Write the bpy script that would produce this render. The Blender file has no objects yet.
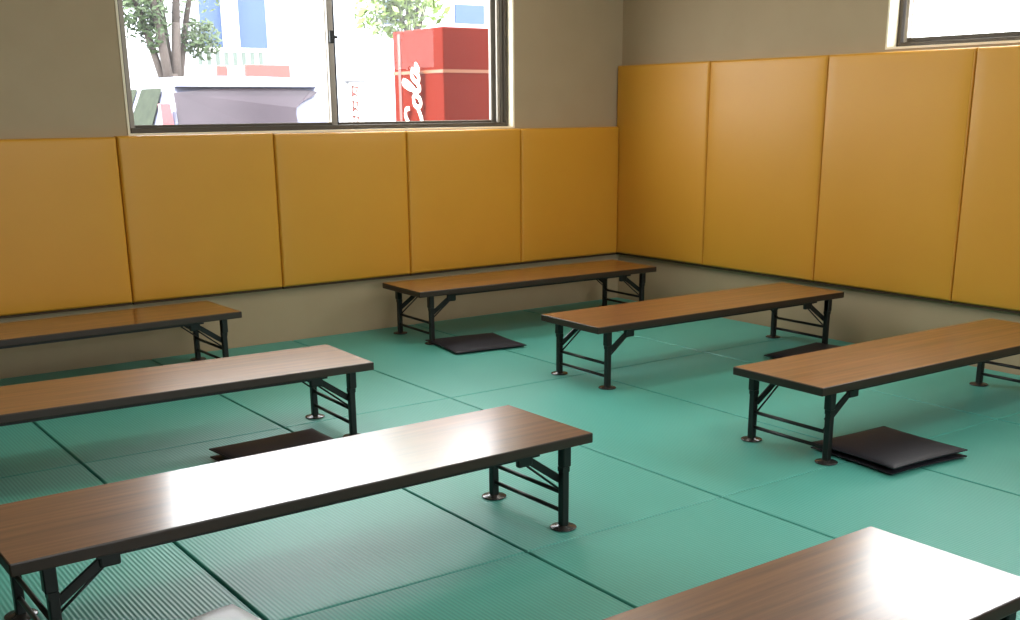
import bpy, bmesh, math, random
from mathutils import Vector, Matrix
random.seed(7)
S = bpy.context.scene
C = S.collection
PI = math.pi

# ------------------------------------------------------------------ camera
CAM = Vector((-5.38637, -6.19136, 1.34573))
YAW, PIT, ROL, F, PY = 0.619595, -0.287598, -0.0079336, 1121.76, 439.56
fw = Vector((math.sin(YAW)*math.cos(PIT), math.cos(YAW)*math.cos(PIT), math.sin(PIT)))
rr = Vector((math.cos(YAW), -math.sin(YAW), 0)); uu = rr.cross(fw)
r2 = rr*math.cos(ROL)+uu*math.sin(ROL); u2 = -rr*math.sin(ROL)+uu*math.cos(ROL)
cd = bpy.data.cameras.new('camera'); cam = bpy.data.objects.new('camera', cd); C.objects.link(cam)
cd.sensor_width = 36; cd.lens = F/1020*36; cd.shift_y = (PY-310)/1020; cd.clip_start = .05; cd.clip_end = 300
M = Matrix((r2, u2, -fw)).transposed().to_4x4(); M.translation = CAM
cam.matrix_world = M
S.camera = cam

def at(u, v, y):
    """the point of the vertical plane at depth y seen in direction (u, v): used once to survey the street outside"""
    D = fw + r2*((u-510)/F) + u2*((PY-v)/F)
    return CAM + D*((y-CAM.y)/D.y)

# ------------------------------------------------------------------ materials
def lin(c):
    return tuple((x/12.92 if x <= .04045 else ((x+.055)/1.055)**2.4) for x in (k/255 for k in c))
def new_mat(name):
    m = bpy.data.materials.new(name); m.use_nodes = True
    nt = m.node_tree; b = nt.nodes['Principled BSDF']
    return m, nt, b
def setc(b, rgb, rough=.5, metal=0, spec=.5):
    b.inputs['Base Color'].default_value = (*rgb, 1)
    b.inputs['Roughness'].default_value = rough; b.inputs['Metallic'].default_value = metal
    b.inputs['Specular IOR Level'].default_value = spec
def mottled(name, c1, c2, scale=8, rough=.5, metal=0, spec=.5, bump=0, bscale=60, stretch=(1, 1, 1), detail=4, dist=.01):
    m, nt, b = new_mat(name); setc(b, c1, rough, metal, spec)
    N, L = nt.nodes, nt.links
    tc = N.new('ShaderNodeTexCoord'); mp = N.new('ShaderNodeMapping'); mp.inputs['Scale'].default_value = stretch
    L.new(tc.outputs['Object'], mp.inputs['Vector'])
    no = N.new('ShaderNodeTexNoise'); no.inputs['Scale'].default_value = scale; no.inputs['Detail'].default_value = detail
    L.new(mp.outputs[0], no.inputs['Vector'])
    mx = N.new('ShaderNodeMix'); mx.data_type = 'RGBA'
    mx.inputs[6].default_value = (*c1, 1); mx.inputs[7].default_value = (*c2, 1)
    L.new(no.outputs['Fac'], mx.inputs[0]); L.new(mx.outputs[2], b.inputs['Base Color'])
    if bump:
        n2 = N.new('ShaderNodeTexNoise'); n2.inputs['Scale'].default_value = bscale; n2.inputs['Detail'].default_value = 3
        L.new(mp.outputs[0], n2.inputs['Vector'])
        bp = N.new('ShaderNodeBump'); bp.inputs['Strength'].default_value = bump; bp.inputs['Distance'].default_value = dist
        L.new(n2.outputs['Fac'], bp.inputs['Height']); L.new(bp.outputs[0], b.inputs['Normal'])
    return m

WALL = mottled('plaster', lin((171, 152, 123)), lin((163, 143, 114)), 5, .85, bump=.08, bscale=180)
CEIL = mottled('ceiling_board', lin((225, 220, 210)), lin((215, 210, 200)), 6, .9)
REVEAL = mottled('cream_paint', lin((240, 230, 205)), lin((235, 224, 198)), 5, .6)
VINYL = mottled('yellow_vinyl', lin((208, 150, 50)), lin((200, 142, 44)), 3, .42, spec=.4, bump=.12, bscale=260, dist=.002)
UNDER = mottled('brown_backing', lin((70, 48, 22)), lin((58, 40, 18)), 9, .8)
BLACKV = mottled('black_vinyl', lin((44, 42, 50)), lin((34, 33, 40)), 20, .46, spec=.25, bump=.2, bscale=120, dist=.003)
PALEV = mottled('glare_vinyl', lin((250, 250, 255)), lin((240, 242, 253)), 22, .3, spec=.9, bump=.2, bscale=90, dist=.004)  # pale base colour stands in for window glare on black vinyl
STEEL = mottled('black_steel', lin((24, 27, 26)), lin((18, 20, 20)), 30, .42, metal=0, spec=.4)
FOOT = mottled('foot_plastic', lin((52, 50, 48)), lin((40, 38, 37)), 20, .25, spec=.6)
GLIDE = mottled('worn_steel', lin((150, 150, 145)), lin((120, 120, 118)), 30, .3, metal=.8)
ALU = mottled('aluminium', lin((150, 142, 132)), lin((132, 124, 114)), 12, .38, metal=.45)
ALUD = mottled('bronze_aluminium', lin((78, 68, 56)), lin((66, 58, 48)), 12, .4, metal=.3)
SLAB = mottled('floor_underlay', lin((22, 44, 38)), lin((18, 38, 32)), 4, .8)

def wood_mat():
    m, nt, b = new_mat('walnut_laminate'); setc(b, (.2, .1, .05), .36, 0, .5); b.inputs['Coat Weight'].default_value = .9; b.inputs['Coat IOR'].default_value = 1.6; b.inputs['Coat Roughness'].default_value = .19
    N, L = nt.nodes, nt.links
    tc = N.new('ShaderNodeTexCoord'); oi = N.new('ShaderNodeObjectInfo')
    ad = N.new('ShaderNodeVectorMath'); ad.operation = 'ADD'
    sc = N.new('ShaderNodeVectorMath'); sc.operation = 'SCALE'; sc.inputs['Scale'].default_value = 13
    cx = N.new('ShaderNodeCombineXYZ')
    for k in range(3): L.new(oi.outputs['Random'], cx.inputs[k])
    L.new(cx.outputs[0], sc.inputs[0]); L.new(tc.outputs['Object'], ad.inputs[0]); L.new(sc.outputs[0], ad.inputs[1])
    mp = N.new('ShaderNodeMapping'); mp.inputs['Scale'].default_value = (1.1, 26, 26); L.new(ad.outputs[0], mp.inputs['Vector'])
    no = N.new('ShaderNodeTexNoise'); no.inputs['Scale'].default_value = 1.6; no.inputs['Detail'].default_value = 6; no.inputs['Roughness'].default_value = .6
    L.new(mp.outputs[0], no.inputs['Vector'])
    cr = N.new('ShaderNodeValToRGB'); e = cr.color_ramp.elements
    e[0].position = .3; e[0].color = (*lin((94, 60, 38)), 1); e[1].position = .72; e[1].color = (*lin((140, 94, 61)), 1)
    k = cr.color_ramp.elements.new(.5); k.color = (*lin((119, 76, 48)), 1)
    L.new(no.outputs['Fac'], cr.inputs[0]); L.new(cr.outputs[0], b.inputs['Base Color'])
    n2 = N.new('ShaderNodeTexNoise'); n2.inputs['Scale'].default_value = 3; L.new(ad.outputs[0], n2.inputs['Vector'])
    mr = N.new('ShaderNodeMapRange'); mr.inputs['To Min'].default_value = .34; mr.inputs['To Max'].default_value = .40
    L.new(n2.outputs['Fac'], mr.inputs[0]); L.new(mr.outputs[0], b.inputs['Roughness'])
    return m
WOOD = wood_mat()
EDGE = mottled('dark_edge_band', lin((50, 35, 25)), lin((40, 28, 20)), 14, .45, stretch=(.2, 1, 1))

def mat_mat():
    m, nt, b = new_mat('green_tatami'); setc(b, (.06, .3, .2), .42, 0, .5)
    N, L = nt.nodes, nt.links
    tc = N.new('ShaderNodeTexCoord')
    wv = N.new('ShaderNodeTexWave'); wv.wave_type = 'BANDS'; wv.bands_direction = 'X'; wv.wave_profile = 'SIN'
    wv.inputs['Scale'].default_value = 2*PI/.0135/20; wv.inputs['Distortion'].default_value = 0
    L.new(tc.outputs['Object'], wv.inputs['Vector'])
    no = N.new('ShaderNodeTexNoise'); no.inputs['Scale'].default_value = 2.2; no.inputs['Detail'].default_value = 3
    L.new(tc.outputs['Object'], no.inputs['Vector'])
    m1 = N.new('ShaderNodeMix'); m1.data_type = 'RGBA'
    m1.inputs[6].default_value = (*lin((82, 168, 155)), 1); m1.inputs[7].default_value = (*lin((92, 178, 165)), 1)
    L.new(no.outputs['Fac'], m1.inputs[0])
    m2 = N.new('ShaderNodeMix'); m2.data_type = 'RGBA'; m2.blend_type = 'MULTIPLY'
    mr = N.new('ShaderNodeMapRange'); mr.inputs['To Min'].default_value = .84; mr.inputs['To Max'].default_value = 1.08
    L.new(wv.outputs['Fac'], mr.inputs[0])
    m2.inputs[0].default_value = 1; L.new(m1.outputs[2], m2.inputs[6]); L.new(mr.outputs[0], m2.inputs[7])
    L.new(m2.outputs[2], b.inputs['Base Color'])
    bp = N.new('ShaderNodeBump'); bp.inputs['Strength'].default_value = .4; bp.inputs['Distance'].default_value = .002
    L.new(wv.outputs['Fac'], bp.inputs['Height']); L.new(bp.outputs[0], b.inputs['Normal'])
    return m
TATAMI = mat_mat()
MATEDGE = mottled('mat_side', lin((30, 70, 60)), lin((24, 58, 50)), 10, .8)

def glass_mat():
    m = bpy.data.materials.new('window_glass'); m.use_nodes = True; nt = m.node_tree; N, L = nt.nodes, nt.links
    N.clear(); out = N.new('ShaderNodeOutputMaterial'); mix = N.new('ShaderNodeMixShader')
    tr = N.new('ShaderNodeBsdfTransparent'); tr.inputs[0].default_value = (.97, .98, .98, 1)
    gl = N.new('ShaderNodeBsdfGlossy'); gl.inputs['Roughness'].default_value = .02
    fr = N.new('ShaderNodeFresnel'); fr.inputs[0].default_value = 1.3
    tl = N.new('ShaderNodeBsdfTranslucent'); tl.inputs[0].default_value = (.95, .97, 1, 1); m0 = N.new('ShaderNodeMixShader'); m0.inputs[0].default_value = .010  # slight translucency added to imitate veiling haze over the view outside
    L.new(tr.outputs[0], m0.inputs[1]); L.new(tl.outputs[0], m0.inputs[2])
    L.new(fr.outputs[0], mix.inputs[0]); L.new(m0.outputs[0], mix.inputs[1]); L.new(gl.outputs[0], mix.inputs[2]); L.new(mix.outputs[0], out.inputs[0])
    return m
GLASS = glass_mat()
# street
CONC = mottled('street_concrete', lin((127, 127, 127)), lin((117, 117, 115)), 2, .9)
BWHITE = mottled('white_render', lin((176, 179, 190)), lin((168, 172, 184)), 2, .8)
BLUE = mottled('blue_glazing', lin((66, 82, 112)), lin((58, 74, 104)), 2, .5, spec=.2)
CARW = mottled('silver_paint', lin((103, 105, 126)), lin((98, 101, 122)), 3, .25, metal=.15)
CARG = mottled('tinted_glass', lin((71, 62, 71)), lin((52, 46, 54)), 2.5, .3, spec=.25)
PALEG = mottled('glare_dimming_glazing', lin((104, 106, 130)), lin((96, 100, 124)), 2, .6, spec=.1)  # for the upper windows added to dim the front table's glare
SIDEG = mottled('painted_leaf_reflection', lin((38, 42, 40)), lin((60, 66, 56)), 14, .9, spec=0)  # reflected leaves painted into the colour; the surface itself has no gloss
LEAFB = mottled('leaf_bright', lin((112, 134, 60)), lin((84, 112, 46)), 3, .6)
SLAT = mottled('slat_paint', lin((86, 96, 90)), lin((76, 86, 80)), 6, .7)
LAMP = mottled('red_lamp', lin((132, 56, 62)), lin((120, 48, 56)), 8, .25)
TYRE = mottled('tyre_rubber', lin((35, 35, 36)), lin((28, 28, 29)), 20, .8)
HUB = mottled('wheel_alloy', lin((180, 182, 186)), lin((160, 162, 168)), 20, .35, metal=.6)
RED = mottled('red_enamel', lin((92, 22, 9)), lin((84, 20, 8)), 2, .75, spec=.05)
REDP = mottled('faded_red', lin((122, 60, 55)), lin((115, 51, 46)), 5, .6)
WHITEP = mottled('white_paint', lin((245, 243, 238)), lin((238, 236, 230)), 6, .6)
PALEY = mottled('pale_yellow_line', lin((115, 66, 36)), lin((108, 60, 32)), 6, .5)
BARK = mottled('bark', lin((83, 73, 68)), lin((64, 56, 52)), 14, .9, bump=.4, bscale=40)
LEAF = mottled('leaf_green', lin((62, 78, 44)), lin((40, 59, 30)), 3, .6)
LEAFD = mottled('leaf_dark', lin((32, 40, 30)), lin((22, 30, 22)), 3, .7)
GREYP = mottled('grey_paint', lin((105, 105, 109)), lin((96, 96, 101)), 6, .6)

# ------------------------------------------------------------------ mesh helpers
def box(bm, x0, x1, y0, y1, z0, z1, mi=0):
    v = [bm.verts.new(p) for p in ((x0, y0, z0), (x1, y0, z0), (x1, y1, z0), (x0, y1, z0), (x0, y0, z1), (x1, y0, z1), (x1, y1, z1), (x0, y1, z1))]
    fs = []
    for q in ((3, 2, 1, 0), (4, 5, 6, 7), (0, 1, 5, 4), (1, 2, 6, 5), (2, 3, 7, 6), (3, 0, 4, 7)):
        f = bm.faces.new([v[k] for k in q]); f.material_index = mi; fs.append(f)
    return v, fs
def tube(bm, p, q, r0, r1=None, n=12, mi=0, cap=True):
    p, q = Vector(p), Vector(q); r1 = r0 if r1 is None else r1
    d = (q-p).normalized(); a = d.orthogonal().normalized(); b = d.cross(a)
    A = [bm.verts.new(p+(a*math.cos(2*PI*k/n)+b*math.sin(2*PI*k/n))*r0) for k in range(n)]
    B = [bm.verts.new(q+(a*math.cos(2*PI*k/n)+b*math.sin(2*PI*k/n))*r1) for k in range(n)]
    for k in range(n):
        f = bm.faces.new((A[k], A[(k+1) % n], B[(k+1) % n], B[k])); f.smooth = True; f.material_index = mi
    if cap:
        bm.faces.new(A[::-1]).material_index = mi; bm.faces.new(B).material_index = mi
def bar(bm, p, q, w, h, up=(0, 0, 1), mi=0):
    """rectangular bar from p to q, w across, h along up"""
    p, q = Vector(p), Vector(q); d = (q-p).normalized(); s = d.cross(Vector(up)).normalized(); t = s.cross(d)
    vs = [[bm.verts.new(c+s*(i*w/2)+t*(j*h/2)) for i, j in ((-1, -1), (1, -1), (1, 1), (-1, 1))] for c in (p, q)]
    for k in range(4):
        bm.faces.new((vs[0][k], vs[0][(k+1) % 4], vs[1][(k+1) % 4], vs[1][k])).material_index = mi
    bm.faces.new(vs[0][::-1]).material_index = mi; bm.faces.new(vs[1]).material_index = mi
def lathe(bm, prof, c=(0, 0, 0), n=24, mi=0):
    rings = []
    for r, z in prof:
        rings.append([bm.verts.new((c[0]+r*math.cos(2*PI*k/n), c[1]+r*math.sin(2*PI*k/n), c[2]+z)) for k in range(n)])
    for a, b in zip(rings, rings[1:]):
        for k in range(n):
            f = bm.faces.new((a[k], a[(k+1) % n], b[(k+1) % n], b[k])); f.smooth = True; f.material_index = mi
    bm.faces.new(rings[0][::-1]).material_index = mi; bm.faces.new(rings[-1]).material_index = mi
def bevel(bm, w, seg=2, edges=None):
    bmesh.ops.bevel(bm, geom=list(edges or bm.edges), offset=w, segments=seg, affect='EDGES', profile=.5, clamp_overlap=True)
def obj(name, bm, mats, parent=None, smooth=False):
    bmesh.ops.recalc_face_normals(bm, faces=bm.faces)
    me = bpy.data.meshes.new(name); bm.to_mesh(me); bm.free()
    for m in (mats if isinstance(mats, (list, tuple)) else [mats]): me.materials.append(m)
    if smooth:
        for p in me.polygons: p.use_smooth = True
    o = bpy.data.objects.new(name, me); C.objects.link(o)
    if parent: o.parent = parent
    return o
def tag(o, label, cat, group=None, kind=None):
    o['label'] = label; o['category'] = cat
    if group: o['group'] = group
    if kind: o['kind'] = kind
    return o
def thing(name, label, cat, loc=(0, 0, 0), rz=0, group=None):
    o = bpy.data.objects.new(name, None); C.objects.link(o); o.location = loc; o.rotation_euler = (0, 0, rz)
    o.empty_display_size = .1
    return tag(o, label, cat, group)
def struct(name, bm, mats, label=None):
    o = obj(name, bm, mats); o['kind'] = 'structure'
    if label: o['label'] = label
    return o
def copy_tree(o, parent=None):
    c = o.copy(); C.objects.link(c); c.parent = parent
    if parent: c.matrix_parent_inverse = o.matrix_parent_inverse
    for ch in o.children: copy_tree(ch, c)
    return c

# ------------------------------------------------------------------ room shell
T = .05                     # wall plane lies this far behind the pad fronts
XL, YF, ZC = -8.2, -8.6, 2.75
W1 = (-3.427, -.879, 1.216, 2.35)     # back window opening x0 x1 z0 z1
W2 = (-4.9, -2.125, 1.634, 2.40)      # right window opening y0 y1 z0 z1
W3 = (-4.8, -1.4, 1.4, 2.4)           # unseen opening added behind the viewer for fill light
TH = .2
bm = bmesh.new()
x0, x1, z0, z1 = W1
box(bm, XL-TH, x0, T, T+TH, -.03, ZC); box(bm, x1, T+TH, T, T+TH, -.03, ZC)
box(bm, x0, x1, T, T+TH, -.03, z0); box(bm, x0, x1, T, T+TH, z1, ZC)
struct('wall_back', bm, WALL)
bm = bmesh.new()
y0, y1, z0, z1 = W2
box(bm, T, T+TH, YF-TH, y0, -.03, ZC); box(bm, T, T+TH, y1, T, -.03, ZC)
box(bm, T, T+TH, y0, y1, -.03, z0); box(bm, T, T+TH, y0, y1, z1, ZC)
struct('wall_right', bm, WALL)
bm = bmesh.new(); box(bm, XL-TH, XL, YF, T, -.03, ZC); struct('wall_left', bm, WALL)
bm = bmesh.new()
x0, x1, z0, z1 = W3
box(bm, XL-TH, x0, YF-TH, YF, -.03, ZC); box(bm, x1, T, YF-TH, YF, -.03, ZC)
box(bm, x0, x1, YF-TH, YF, -.03, z0); box(bm, x0, x1, YF-TH, YF, z1, ZC)
struct('wall_front', bm, WALL)
bm = bmesh.new(); box(bm, XL-TH, T+TH, YF-TH, T+TH, ZC, ZC+.15); struct('ceiling', bm, CEIL)
bm = bmesh.new(); box(bm, XL-TH, T+TH, YF-TH, T+TH, -.2, -.03); struct('floor', bm, SLAB)

# painted reveals of the two windows
def reveal(name, axis, a0, a1, z0, z1, d0, d1, th=.012):
    bm = bmesh.new()
    def b(p0, p1, q0, q1):
        if axis == 'x': box(bm, p0, p1, d0, d1, q0, q1)
        else: box(bm, d0, d1, p0, p1, q0, q1)
    b(a0, a0+th, z0, z1); b(a1-th, a1, z0, z1); b(a0+th, a1-th, z0, z0+th); b(a0+th, a1-th, z1-th, z1)
    return struct(name, bm, REVEAL)
reveal('trim_1', 'x', W1[0], W1[1], W1[2], W1[3], T-.004, .125)
reveal('trim_2', 'y', W2[0], W2[1], W2[2], W2[3], T-.004, .125)

def frame_bm(axis, a0, a1, z0, z1, d0, d1, w, wb=None):
    bm = bmesh.new(); wb = wb or w
    def b(p0, p1, q0, q1):
        if axis == 'x': box(bm, p0, p1, d0, d1, q0, q1)
        else: box(bm, d0, d1, p0, p1, q0, q1)
    b(a0, a0+w, z0, z1); b(a1-w, a1, z0, z1); n = len(bm.faces); b(a0+w, a1-w, z0, z0+wb); b(a0+w, a1-w, z1-w, z1)
    bm.faces.ensure_lookup_table()
    for f in bm.faces[n:n+6]: f.material_index = 1
    bevel(bm, .003, 1)
    return bm
def sash(axis, a0, a1, z0, z1, d, parent, w=.034, mt=ALU):
    s = obj('sash', frame_bm(axis, a0, a1, z0, z1, d-.014, d+.014, w, .024), [mt, ALUD], parent)
    bm = bmesh.new()
    if axis == 'x': q = [(a0+w, d, z0+.024), (a1-w, d, z0+.024), (a1-w, d, z1-w), (a0+w, d, z1-w)]
    else: q = [(d, a0+w, z0+.024), (d, a1-w, z0+.024), (d, a1-w, z1-w), (d, a0+w, z1-w)]
    bm.faces.new([bm.verts.new(p) for p in q]); obj('pane', bm, GLASS, s)
    return s
win = struct('window_1', frame_bm('x', W1[0]+.012, W1[1]-.012, W1[2]+.0125, W1[3]-.012, .10, .225, .022, .026), [ALUD, ALUD], 'brown framed sliding window onto the street')
xm = -2.148
sash('x', W1[0]+.034, xm+.018, W1[2]+.03, W1[3]-.034, .155, win, mt=ALU, w=.036)
sr = sash('x', xm-.018, W1[1]-.04, W1[2]+.03, W1[3]-.034, .190, win, w=.055)
bm = bmesh.new(); box(bm, xm+.019, xm+.032, .150, .172, W1[2]+.034, W1[3]-.036); obj('dark_strip', bm, STEEL, win)  # thin dark strip beside the left sash stile
bm = bmesh.new(); box(bm, xm-.014, xm+.014, .118, .141, 1.72, 1.79); bevel(bm, .005, 2)
box(bm, xm-.006, xm+.030, .108, .120, 1.745, 1.76); obj('crescent_latch', bm, STEEL, win)
bm = bmesh.new(); box(bm, W1[1]-.075, W1[1]-.055, .135, .15, W1[2]+.034, W1[3]-.034); box(bm, W1[1]-.05, W1[1]-.036, .13, .16, W1[2]+.034, W1[3]-.034)
obj('jamb_track', bm, ALU, win)
win2 = struct('window_2', frame_bm('y', W2[0]+.012, W2[1]-.012, W2[2]+.012, W2[3]-.012, .125, .225, .024), [ALUD, ALUD], 'high grey framed window in the right wall')
sash('y', -3.55, W2[1]-.044, W2[2]+.036, W2[3]-.036, .155, win2, .02)
sash('y', W2[0]+.036, -3.51, W2[2]+.036, W2[3]-.036, .190, win2, .03)

# portals guide the daylight through the openings
def portal(name, loc, rot, sx, sy):
    l = bpy.data.lights.new(name, 'AREA'); l.shape = 'RECTANGLE'; l.size = sx; l.size_y = sy; l.cycles.is_portal = True
    o = bpy.data.objects.new(name, l); C.objects.link(o); o.location = loc; o.rotation_euler = rot
portal('daylight_back', ((W1[0]+W1[1])/2, .26, (W1[2]+W1[3])/2), (-PI/2, 0, 0), W1[1]-W1[0], W1[3]-W1[2])
portal('daylight_right', (.26, (W2[0]+W2[1])/2, (W2[2]+W2[3])/2), (PI/2, 0, PI/2), W2[1]-W2[0], W2[3]-W2[2])
portal('daylight_front', ((W3[0]+W3[1])/2, YF-.22, (W3[2]+W3[3])/2), (PI/2, 0, 0), W3[1]-W3[0], W3[3]-W3[2])  # sky fill through the added opening behind the viewer

# ------------------------------------------------------------------ floor mats
MX = [T, -.828, -1.697, -2.559, -3.429, -4.299, -5.165]
MY = [T, -1.731, -3.534, -5.335]
colw = ['against the right wall', 'second out from the right wall', 'third out from the right wall', 'fourth out from the right wall',
        'fifth out from the right wall', 'sixth out from the right wall']
roww = ['beside the back wall', 'in the middle row', 'in the row nearest the viewer']
g = .004
for i in range(6):
    for j in range(3):
        if (i, j) in MAT_SKIP if 'MAT_SKIP' in globals() else False: continue
        xa, xb, ya, yb = MX[i+1]+g*1.15, MX[i]-g*1.15, MY[j+1]+g/2, MY[j]-g/2
        if i == 0: xb -= .004
        if j == 0: yb -= .004
        cx, cy = (xa+xb)/2, (ya+yb)/2
        bm = bmesh.new(); box(bm, xa-cx, xb-cx, ya-cy, yb-cy, 0, .03)
        bevel(bm, .006, 3, [e for e in bm.edges if min(v.co.z for v in e.verts) > .02])
        o = obj('floor_mat', bm, TATAMI); o.location = (cx, cy, -.03)
        tag(o, 'green ribbed floor mat %s, %s' % (roww[j], colw[i]), 'floor mat', 'green mats laid over the floor')

# ------------------------------------------------------------------ wall pads
def pad(w, h, t=.05):
    """cushioned panel, front towards -y, base at z 0, left edge x 0"""
    bm = bmesh.new(); nx, nz = 14, 18
    e = .016
    def prof(s, L):
        d = min(s, L-s)
        return 1 if d >= e else math.sqrt(max(0, 1-(1-d/e)**2))
    xs = [0, .003, .007, .011, e]+[e+(w-2*e)*k/nx for k in range(1, nx)]+[w-e, w-.011, w-.007, w-.003, w]
    zs = [0, .003, .007, .011, e]+[e+(h-2*e)*k/nz for k in range(1, nz)]+[h-e, h-.011, h-.007, h-.003, h]
    grid = []
    for x in xs:
        col = []
        for z in zs:
            a, b = prof(x, w), prof(z, h)
            puff = .006*(1-(2*x/w-1)**6)*(1-(2*z/h-1)**6)
            d = t-e+e*min(a, b, )+puff if False else (t-e)+e*(1-math.sqrt(min(1, (1-a)**2+(1-b)**2)))+puff
            col.append(bm.verts.new((x, -d, z)))
        grid.append(col)
    for i in range(len(xs)-1):
        for j in range(len(zs)-1):
            bm.faces.new((grid[i][j], grid[i+1][j], grid[i+1][j+1], grid[i][j+1])).smooth = True
    X, Z = len(xs)-1, len(zs)-1
    def side(line):
        back = [bm.verts.new((v.co.x, 0, v.co.z)) for v in line]
        for k in range(len(line)-1): bm.faces.new((line[k], line[k+1], back[k+1], back[k]))
    side([grid[i][0] for i in range(X+1)]); side([grid[i][Z] for i in range(X+1)])
    side([grid[0][j] for j in range(Z+1)]); side([grid[X][j] for j in range(Z+1)])
    bmesh.ops.remove_doubles(bm, verts=bm.verts, dist=.0002)
    return bm
BX = [-.002, -.860, -1.732, -2.612, -3.504, -4.39, -5.27]
PADLAB = ['yellow padded panel nearest the corner on the back wall', 'yellow padded panel under the right end of the street window, second from corner',
          'yellow padded panel below the right sash, third from corner', 'yellow padded panel below the left sash, fourth from corner',
          'yellow padded panel left of the street window, at left edge behind the cut-off table']
Z0 = .332
for k in range(5):
    w = BX[k]-BX[k+1]-.004
    t = thing('wall_pad', PADLAB[k], 'wall pad', (BX[k+1]+.002, T, Z0), 0, 'yellow padded panels on the back wall')
    obj('padded_cover', pad(w, .8815+(.004 if k == 3 else 0)), VINYL, t)
    bm = bmesh.new(); box(bm, .004, w-.004, -.036, 0, -.012, .0005); obj('bottom_rail', bm, UNDER, t)
RY = [.045, -.848, -1.777, -2.706, -3.635]
RLAB = ['tall yellow padded panel in the corner of the right wall', 'tall yellow padded panel second from corner on right wall',
        'tall yellow padded panel third from corner, below the start of high window', 'tall yellow padded panel cut off by the right edge of picture']
for k in range(4):
    w = RY[k]-RY[k+1]-.004
    t = thing('wall_pad', RLAB[k], 'wall pad', (T, RY[k]-.002, Z0), -PI/2, 'tall yellow padded panels on the right wall')
    obj('padded_cover', pad(w, 1.288), VINYL, t)
    bm = bmesh.new(); box(bm, .004, w-.004, -.036, 0, -.012, .0005); obj('bottom_rail', bm, UNDER, t)

# ------------------------------------------------------------------ folding low tables
TL, TW, TZ, TT = 1.814, .466, .321, .034
def make_table():
    root = thing('folding_table', 'x', 'table', (0, 0, 0), 0, 'brown folding low tables set out in rows')
    bm = bmesh.new()
    v, fs = box(bm, -TL/2, TL/2, -TW/2, TW/2, TZ-TT, TZ, 1); fs[1].material_index = 0
    bevel(bm, .004, 2)
    bm.normal_update()
    for f in bm.faces: f.material_index = 0 if f.normal.z > .95 else 1
    obj('tabletop', bm, [WOOD, EDGE], root)
    # steel under-frame
    bm = bmesh.new(); zt = TZ-TT
    for sy in (-1, 1): box(bm, -.70, .70, sy*.205-.008, sy*.205+.008, zt-.012, zt+.001)
    obj('underframe', bm, STEEL, root)
    lx, ly = .812, .197
    for sx in (-1, 1):
        for sy in (-1, 1):
            bm = bmesh.new()
            s = .0135
            box(bm, sx*lx-s, sx*lx+s, sy*ly-s, sy*ly+s, .008, zt-.006); bevel(bm, .004, 2)
            leg = obj('leg', bm, STEEL, root)
            bm = bmesh.new(); s = .0165; cx = lx+.003
            box(bm, sx*cx-s, sx*cx+s, sy*ly-s, sy*ly+s, .215, zt+.001); bevel(bm, .003, 1)
            obj('hinge_sleeve', bm, STEEL, leg)
            bm = bmesh.new(); box(bm, sx*lx-.0142, sx*lx+.0142, sy*ly-.0142, sy*ly+.0142, .198, .2145); obj('latch_band', bm, STEEL, leg)
            bm = bmesh.new(); lathe(bm, [(.030, 0), (.043, .001), (.045, .004), (.042, .006), (.022, .008), (.017, .012)], (sx*lx, sy*ly, 0)); obj('foot_pad', bm, FOOT, leg)
            # folding brace with bracket and spring rod
            yb = sy*(ly-.018)
            bm = bmesh.new(); bar(bm, (sx*lx, yb, .165), (sx*(lx-.135), yb, zt-.028), .010, .026, (0, 1, 0) if False else (sx, 0, 1)); bevel(bm, .002, 1)
            br = obj('brace', bm, STEEL, root)
            bm = bmesh.new()
            xa = sx*(lx-.15)
            box(bm, xa-.028, xa+.028, yb-.012, yb+.012, zt-.048, zt+.001); bevel(bm, .007, 2); obj('bracket', bm, STEEL, br)
            bm = bmesh.new(); tube(bm, (sx*lx, yb-sy*.006, .130), (sx*(lx-.140), yb-sy*.006, zt-.046), .004, n=8); obj('spring_rod', bm, STEEL, br)
        for z in (.058, .122):
            bm = bmesh.new(); tube(bm, (sx*lx, -ly+.008, z), (sx*lx, ly-.008, z), .0075, n=12); obj('crossbar', bm, STEEL, root)
    return root
TABS = [  # x, y, angle, label
    (-4.0220, -3.2560, 0.0185, 'long brown low table in front centre with a bright white window reflection'),
    (-4.0606, -1.8270, -0.0326, 'brown low table cut off at left edge, second row from the back wall'),
    (-4.0267, -0.3588, 0.0273, 'brown low table against the back wall at the left edge under the yellow panels'),
    (-1.1235, -0.3971, -0.0291, 'brown low table along back wall in the corner, black cushion by its legs'),
    (-1.0142, -1.8581, -0.0141, 'brown low table in the middle of right side, ending beside right wall'),
    (-1.1259, -3.3060, -0.0090, 'brown low table at right edge with stacked black cushions under its left end'),
    (-3.9964, -4.7924, 0.0109, 'brown low table in the bottom right corner, nearest the viewer, cut off by frame')]
proto = make_table()
for k, (x, y, a, lab) in enumerate(TABS):
    o = proto if k == 0 else copy_tree(proto)
    o.location = (x, y, 0); o.rotation_euler = (0, 0, a); o['label'] = lab

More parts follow.
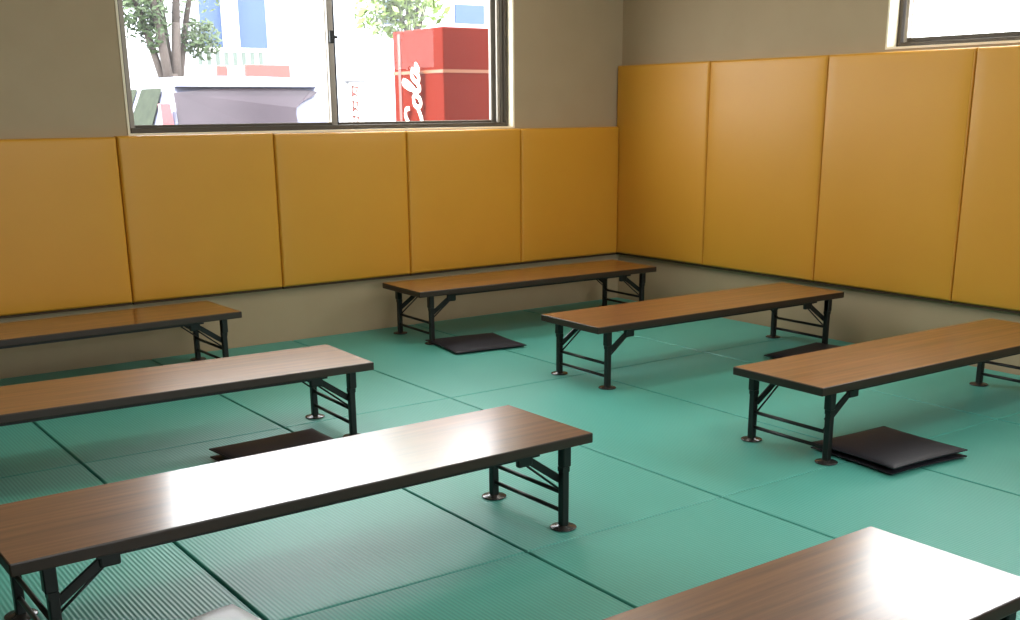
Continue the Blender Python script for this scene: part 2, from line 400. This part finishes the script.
# ------------------------------------------------------------------ floor cushions
def cushion_bm(w, d, h, puff=.006, r=.03, seed=0):
    rnd = random.Random(seed); bm = bmesh.new(); n = 18
    def outline(u, v):
        # slightly pinched sides, pointed corners
        px, py = u*w/2, v*d/2
        px *= 1-.035*(1-v*v); py *= 1-.035*(1-u*u)
        return px, py
    top, bot = [], []
    for i in range(n+1):
        a, b = [], []
        for j in range(n+1):
            u, v = -math.cos(PI*i/n), -math.cos(PI*j/n)
            x, y = outline(u, v)
            m = (1-u**8)*(1-v**8)
            k = max(0, m)**.45
            z = h*.42*k + puff*(1-u*u)*(1-v*v)+rnd.uniform(-.0006, .0006)
            a.append(bm.verts.new((x, y, h*.5+z)))
            b.append(bm.verts.new((x, y, h*.5-h*.5*k)) if 0 < i < n and 0 < j < n else a[-1])
        top.append(a); bot.append(b)
    for i in range(n):
        for j in range(n):
            bm.faces.new((top[i][j], top[i+1][j], top[i+1][j+1], top[i][j+1])).smooth = True
            q = (bot[i][j+1], bot[i+1][j+1], bot[i+1][j], bot[i][j])
            if len(set(q)) == 4: 
                try: bm.faces.new(q).smooth = True
                except ValueError: pass
    return bm
def cushion(x, y, z, w, d, h, rz, label, mt=BLACKV, group='black floor cushions', seed=0):
    t = thing('floor_cushion', label, 'cushion', (x, y, z), rz, group)
    obj('cushion_cover', cushion_bm(w, d, h, seed=seed), mt, t)
    bm = bmesh.new()   # piped seam round the rim
    pts = []
    n = 18
    for k in range(n): pts.append((-1+2*k/n, -1))
    for k in range(n): pts.append((1, -1+2*k/n))
    for k in range(n): pts.append((1-2*k/n, 1))
    for k in range(n): pts.append((-1, 1-2*k/n))
    P = [Vector((u*w/2*(1-.035*(1-v*v)), v*d/2*(1-.035*(1-u*u)), h*.5)) for u, v in pts]
    for k in range(len(P)): tube(bm, P[k], P[(k+1) % len(P)], .0035, n=6, cap=False)
    obj('piping', bm, mt, t)
    return t
cushion(-1.655, -3.57, .0, .43, .41, .020, -.09, 'black floor cushion under the right-hand low table, lower of a pair', seed=1)
cushion(-1.660, -3.575, .025, .43, .41, .020, -.06, 'shiny black floor cushion lying on another under the right-hand low table', seed=2)
cushion(-1.755, -.755, .0, .45, .43, .026, -.13, 'black floor cushion beside the left legs of the table along the back wall', seed=3)
cushion(-.42, -2.24, .0, .50, .44, .034, .10, 'dark brown-black floor cushion half hidden behind the table at the right edge', seed=4)
cushion(-3.635, -2.21, .0, .46, .43, .026, .02, 'black floor cushion behind the glaring front table, lower of a pair', seed=5)
cushion(-3.63, -2.20, .032, .46, .43, .026, .05, 'black floor cushion behind the glaring front table, upper of a pair', seed=6)
cushion(-4.525, -3.685, .0, .44, .46, .055, .21, 'cushion with glare painted in pale grey at the bottom edge in front of the glaring table', PALEV, None, seed=7)

# ------------------------------------------------------------------ street outside the window
bm = bmesh.new(); box(bm, -40, 60, T+TH+.02, 60, -.25, -.08); struct('ground', bm, CONC)
GZ = -.08

def leaves(name, blobs, n, size, mt, parent, seed=1):
    rnd = random.Random(seed); bm = bmesh.new()
    for _ in range(n):
        c, r = rnd.choice(blobs)
        d = Vector((rnd.gauss(0, 1), rnd.gauss(0, 1), rnd.gauss(0, 1))).normalized()*(rnd.random()**.4)
        p = Vector(c)+Vector((d.x*r[0], d.y*r[1], d.z*r[2]))
        a = Vector((rnd.gauss(0, 1), rnd.gauss(0, 1), rnd.gauss(0, 1))).normalized(); b = a.orthogonal().normalized()
        s = size*rnd.uniform(.6, 1.3)
        v = [bm.verts.new(p+q) for q in (-a*s, b*s*.45, a*s, -b*s*.45)]
        bm.faces.new(v)
    return obj(name, bm, mt, parent)

# the tree
b0 = at(172, 66, 9.4); bx, by = b0.x, b0.y
t = thing('street_tree', 'multi-stemmed street tree with green leaves behind the parked car', 'tree', (bx, by, GZ))
bm = bmesh.new()
tips = []
zf = 1.9
tube(bm, (0, 0, 0), (0, 0, zf), .13, .11, 10)
for dx, dy, r in ((-.62, .1, .055), (-.36, -.15, .07), (-.06, .2, .075), (.16, -.1, .07), (.55, .15, .05)):
    p = Vector((dx*.18, dy*.3, zf-.15)); q = Vector((dx*.5, dy*.7, zf+.65)); e = Vector((dx*1.05, dy*1.2, zf+1.7))
    tube(bm, p, q, r, r*.85, 8); tube(bm, q, e, r*.85, r*.5, 8); tips += [q, e]
obj('trunk', bm, BARK, t)
leaves('crown', [((-.55, 0, 2.75), (.30, .4, .42)), ((-.22, 0, 2.55), (.22, .35, .4)), ((.25, .1, 3.2), (.7, .7, .6)), ((-.4, 0, 3.5), (.9, .8, .7)), ((.42, 0, 2.35), (.28, .3, .28)), ((-.75, .1, 3.1), (.4, .4, .4))], 3200, .05, LEAF, t, 3)

# parked car, rear towards the room
CX0, CX1, CY = -2.07, -.20, 3.5
cw = (CX1-CX0); cxm = (CX0+CX1)/2
t = thing('parked_car', 'silver hatchback parked outside the window, seen from behind', 'car', (cxm, CY, GZ))
secs = [  # y, roof z, half width at roof, half width at belt, bonnet?
    (0.00, 1.02, .74, .84), (0.04, 1.15, .80, .90), (.14, 1.50, .74, .925), (.26, 1.69, .66, .93), (.60, 1.715, .67, .935), (1.6, 1.715, .68, .935), (2.5, 1.67, .66, .935), (3.25, 1.10, .74, .92), (4.0, .95, .70, .88), (4.2, .70, .62, .80)]
bm = bmesh.new(); rings = []
for y, zr, wr, wb in secs:
    zb = min(1.05, zr-.06)
    prof = [(-wb*.93, .28), (-wb, .55), (-wb*.99, zb), (-(wb*.35+wr*.65), zb+(zr-zb)*.62), (-wr, zr-.035), (-wr*.82, zr), (0, zr+.012),
            (wr*.82, zr), (wr, zr-.035), (wb*.35+wr*.65, zb+(zr-zb)*.62), (wb*.99, zb), (wb, .55), (wb*.93, .28)]
    rings.append([bm.verts.new((x, y, z)) for x, z in prof])
for a, b in zip(rings, rings[1:]):
    for k in range(len(a)-1): bm.faces.new((a[k], a[k+1], b[k+1], b[k])).smooth = True
    bm.faces.new((a[-1], a[0], b[0], b[-1]))
bm.faces.new(rings[0]); bm.faces.new(rings[-1][::-1])
obj('car_body', bm, CARW, t)
def poly(name, pts, mt, parent, thick=.012, ax='y'):
    bm = bmesh.new(); n = len(pts)
    f = [bm.verts.new(p) for p in pts]; off = Vector((0, thick, 0)) if ax == 'y' else Vector((thick, 0, 0))
    b = [bm.verts.new(Vector(p)+off) for p in pts]
    bm.faces.new(f); bm.faces.new(b[::-1])
    for k in range(n): bm.faces.new((f[k], f[(k+1) % n], b[(k+1) % n], b[k]))
    return obj(name, bm, mt, parent)
def tail(z): return .04+(z-1.15)*.10/.35 if z < 1.5 else .14+(z-1.5)*.12/.19
def onrear(pts, dy): return [(x, tail(z+0)-dy, z) for x, z in pts]
glass = poly('rear_window', onrear([(-.75, 1.10), (.36, 1.10), (.355, 1.38), (.37, 1.44), (.45, 1.50), (.58, 1.55), (.62, 1.58), (.55, 1.592), (.30, 1.608), (-.05, 1.612), (-.45, 1.598), (-.74, 1.57)], .035), CARG, t)
bm = bmesh.new(); bar(bm, (0, .015, 1.14), (-.42, .06, 1.26), .012, .02); obj('wiper', bm, TYRE, t)
poly('spoiler', onrear([(-.72, 1.622), (.64, 1.622), (.60, 1.672), (-.66, 1.672)], .075), CARW, t, .14)
for s in (-1, 1):
    poly('tail_lamp', onrear([(s*.79, 1.02), (s*.91, 1.02), (s*.885, 1.48), (s*.80, 1.48)] if s < 0 else [(s*.80, .80), (s*.92, .80), (s*.91, 1.02), (s*.80, 1.02)], .045), LAMP, t, .06)
    for a0, a1, b0, b1 in ((.42, .52, 1.12, 1.06), (1.22, 1.18, 1.98, 1.86), (2.08, 1.96, 2.98, 2.42)):
        bm = bmesh.new(); rows = []
        for f_, x, z in ((0, .945, 1.08), (.66, .782, 1.447), (1, .712, 1.615)):
            rows.append([bm.verts.new((s*x, a0+(a1-a0)*f_, z)), bm.verts.new((s*x, b0+(b1-b0)*f_, z))])
        for p, q in zip(rows, rows[1:]): bm.faces.new((p[0], p[1], q[1], q[0]))
        obj('side_window', bm, SIDEG, t)
    for y in (.75, 3.35):
        bm = bmesh.new(); tube(bm, (s*.72, y, .31), (s*.95, y, .31), .31, n=24); bevel(bm, .02, 2, [e for e in bm.edges if abs(e.verts[0].co.x-e.verts[1].co.x) < 1e-5]); wl = obj('wheel', bm, TYRE, t)
        bm = bmesh.new(); tube(bm, (s*.94, y, .31), (s*.957, y, .31), .20, .18, n=20); obj('hubcap', bm, HUB, wl)
bm = bmesh.new(); box(bm, -.86, .86, -.07, .05, .36, .62); bevel(bm, .03, 3); obj('bumper', bm, CARW, t)

# red vending cabinet with a white script along its side
VY = 1.1
vx, vy = at(443, 60, VY).x, VY
vz = at(443, 26.5, VY).z
t = thing('vending_cabinet', 'tall red box-shaped cabinet with white script outside the window', 'vending machine', (vx, vy, GZ))
hh = vz-GZ
bm = bmesh.new(); box(bm, 0, 1.0, 0, .72, .06, hh); bevel(bm, .01, 2); obj('cabinet_body', bm, RED, t)
bm = bmesh.new(); box(bm, .05, .95, .05, .67, 0, .062); obj('plinth', bm, GREYP, t)
zl = at(443, 71, VY).z-GZ
bm = bmesh.new(); box(bm, -.004, 1.004, -.004, .724, zl-.011, zl+.012); obj('trim_line', bm, PALEY, t)
bm = bmesh.new(); box(bm, -.006, .01, .60, .64, .06, hh-.02); obj('side_seam', bm, REDP, t)
# script: u along the reading direction, v letter height; strokes are smoothed polylines
LET = {'C': ([[(.62, .78), (.55, .98), (.30, 1.0), (.08, .72), (.02, .35), (.16, .03), (.42, .0), (.72, .20)]], .72),
       'o': ([[(.30, .46), (.10, .40), (.04, .18), (.18, .0), (.36, .10), (.40, .32), (.28, .46), (.40, .36), (.55, .34)]], .46),
       'c': ([[(.38, .38), (.22, .47), (.06, .30), (.08, .06), (.26, .0), (.48, .20)]], .44),
       'a': ([[(.38, .40), (.20, .46), (.05, .26), (.10, .02), (.28, .06), (.40, .42), (.38, .10), (.46, .0), (.60, .18)]], .56),
       '-': ([[(.02, .27), (.20, .27)]], .24),
       'l': ([[(.0, .16), (.22, .55), (.32, .92), (.22, 1.02), (.12, .70), (.12, .10), (.24, .0), (.40, .18)]], .36)}
def catmull(P, n=6):
    P = [P[0]]+P+[P[-1]]; out = []
    for k in range(1, len(P)-2):
        p0, p1, p2, p3 = [Vector((*q, 0)) for q in P[k-1:k+3]]
        for i in range(n):
            s = i/n; out.append(.5*((2*p1)+(p2-p0)*s+(2*p0-5*p1+4*p2-p3)*s*s+(3*p1-p0-3*p2+p3)*s**3))
    out.append(Vector((*P[-1], 0))); return out
bm = bmesh.new(); cur = 0; lift = 0; HL = .235; z_start = hh-.265-1.02; y_base = .27
total = sum(LET[c][1] for c in 'Coca-Cola'); sx_ = 1.02/total
for ch in 'Coca-Cola':
    for st in LET[ch][0]:
        pts = [Vector((-.006, y_base+q.y*HL*1.0, z_start+(cur+q.x+q.y*.18)*sx_)) for q in catmull(st)]
        for a, b in zip(pts, pts[1:]):
            lift += .00012; q = Vector((-lift, 0, 0))
            if (b-a).length > 1e-5: bar(bm, a+q, b+(b-a).normalized()*.004+q, .031, .006, (1, 0, 0))
    cur += LET[ch][1]
obj('lettering', bm, WHITEP, t)

# potted plant on top of the red cabinet
pz = vz
t = thing('leafy_plant', 'bushy green plant growing above the red cabinet', 'plant', (vx+.45, vy+1.2, GZ))
bm = bmesh.new()
tube(bm, (0, 0, 0), (.02, 0, 2.0), .05, .04, 8)
for a in (-.3, -.1, .15, .3): tube(bm, (.02, 0, 1.9), (a, .1*a, 2.6), .02, .01, 6)
obj('stem', bm, BARK, t)
leaves('foliage', [((-.22, 0, 2.2), (.30, .25, .22)), ((.0, 0, 2.3), (.36, .3, .3)), ((-.1, 0, 2.55), (.4, .3, .35)), ((.0, 0, 2.95), (.5, .4, .4)), ((.1, 0, 3.5), (.5, .4, .5))], 1900, .045, LEAFB, t, 9)  # upper foliage raised out of view to darken the front table's reflection

# pale street banner with red characters
ba, bb = at(349, 79, 5.5), at(364, 79, 5.5)
t = thing('street_banner', 'white upright banner with red characters beside the red cabinet', 'banner', (ba.x, 5.5, GZ))
bm = bmesh.new(); box(bm, 0, bb.x-ba.x, -.004, .004, .55, ba.z-GZ-.03); obj('banner_cloth', bm, WHITEP, t)
bm = bmesh.new(); tube(bm, (-.02, 0, 0), (-.02, 0, ba.z-GZ), .012, n=8); tube(bm, (-.06, 0, ba.z-GZ-.02), (bb.x-ba.x, 0, ba.z-GZ-.02), .022, n=8); obj('banner_pole', bm, GREYP, t)
bm = bmesh.new(); top = ba.z-GZ-.06
for z in (top-.07, top-.23, top-.39, top-.55, top-.71):
    for a, b in (((.02, .05), (.10, .04)), ((.04, .06), (.03, -.05)), ((.10, .05), (.08, -.01)), ((.03, -.01), (.11, -.06)), ((.02, -.06), (.07, -.02))):
        bar(bm, (a[0], -.007, z+a[1]), (b[0], -.007, z+b[1]), .018, .004, (0, 1, 0))
obj('lettering', bm, REDP, t)

# white fence, far building, red banner strip
fa, fb = at(196, 47, 11), at(274, 47, 11)
t = thing('white_fence', 'low white slatted fence seen above the car roof', 'fence', (fa.x, 11, GZ))
bm = bmesh.new(); w = fb.x-fa.x; H_ = fa.z-GZ
box(bm, 0, w, -.03, .03, H_-.06, H_); box(bm, 0, w, -.03, .03, H_-.32, H_-.26); obj('rail', bm, WHITEP, t)
bm = bmesh.new(); box(bm, 0, w, .03, .1, 0, H_-.3); obj('low_wall', bm, BWHITE, t)
bm = bmesh.new()
for k in range(int(w/.14)): box(bm, k*.14+.02, k*.14+.075, -.02, .02, H_-.27, H_-.05)
obj('slats', bm, SLAT, t)
ra, rb = at(216, 64, 8), at(290, 76, 8)
t = thing('roadside_sign', 'long faded red sign strip beyond the car roof', 'sign', (ra.x, 8, GZ))
bm = bmesh.new(); zt_ = ra.z-GZ
box(bm, 0, (rb.x-ra.x)*.14, -.02, .02, rb.z-GZ-.1, zt_-.02); box(bm, (rb.x-ra.x)*.38, rb.x-ra.x, -.02, .02, rb.z-GZ-.1, zt_); bevel(bm, .008, 1); obj('sign_board', bm, REDP, t)
bm = bmesh.new(); tube(bm, (.1, .04, 0), (.1, .04, zt_-.1), .03, n=8); tube(bm, (rb.x-ra.x-.1, .04, 0), (rb.x-ra.x-.1, .04, zt_-.1), .03, n=8); obj('sign_post', bm, GREYP, t)

BY = 15
l0, l1, p0, p1, r0 = [at(u, 48, BY).x for u in (204, 224.5, 238.5, 269, 320)]
zb_ = at(230, 48, BY).z-GZ
t = thing('office_building', 'white building with tall blue windows across the street', 'building', (0, BY, GZ))
bm = bmesh.new(); box(bm, l0-.3, r0+6, .1, 5, 0, 7); obj('facade', bm, BWHITE, t)
for a, b in ((l0, l1), (p0, p1)):
    bm = bmesh.new(); box(bm, a, b, .06, .14, zb_, 6.6); obj('window', bm, BLUE, t)
bm = bmesh.new(); box(bm, l1, p0, -.1, .12, 0, 7); obj('column', bm, BWHITE, t)
a, b = at(384, 0, BY), at(400, 24, BY); c_, d_ = at(457, 4, BY), at(486, 24, BY)
for q, s in ((a, b), (c_, d_)):
    bm = bmesh.new(); box(bm, q.x, s.x, .06, .14, s.z-GZ, q.z-GZ+(1.2 if q is a else 0)); obj('window', bm, BLUE, t)
for k in range(4):
    bm = bmesh.new(); box(bm, p1+1.3+k*1.75, p1+2.6+k*1.75, .06, .14, 4.5, 6.9); obj('window', bm, PALEG, t)  # unseen upper windows, added to dim the reflection on the front table

# ------------------------------------------------------------------ light
w = bpy.data.worlds.new('sky'); S.world = w; w.use_nodes = True
bg = w.node_tree.nodes['Background']; bg.inputs[0].default_value = (.96, .985, 1, 1); bg.inputs[1].default_value = 10.0
sl = bpy.data.lights.new('sun', 'SUN'); sl.energy = 12.0; sl.angle = math.radians(1.5); sl.color = (1, .95, .86)
so = bpy.data.objects.new('sun', sl); C.objects.link(so)
so.rotation_euler = Vector((.62, -.05, -.78)).to_track_quat('-Z', 'Y').to_euler()
for lx_, ly_ in ((-1.6, -1.6), (-4.2, -2.6), (-1.6, -4.6)):  # unseen area lights added below the ceiling as room fill, no fixtures
    l = bpy.data.lights.new('fill_light', 'AREA'); l.shape = 'RECTANGLE'; l.size = 1.2; l.size_y = .5; l.energy = 15; l.color = (1, .93, .82)
    o = bpy.data.objects.new('fill_light', l); C.objects.link(o); o.location = (lx_, ly_, ZC-.03)
S.view_settings.view_transform = 'Standard'; S.view_settings.look = 'None'; S.view_settings.exposure = .22; S.view_settings.gamma = 1
S.cycles.max_bounces = 10; S.cycles.diffuse_bounces = 6; S.cycles.glossy_bounces = 5; S.cycles.transparent_max_bounces = 12
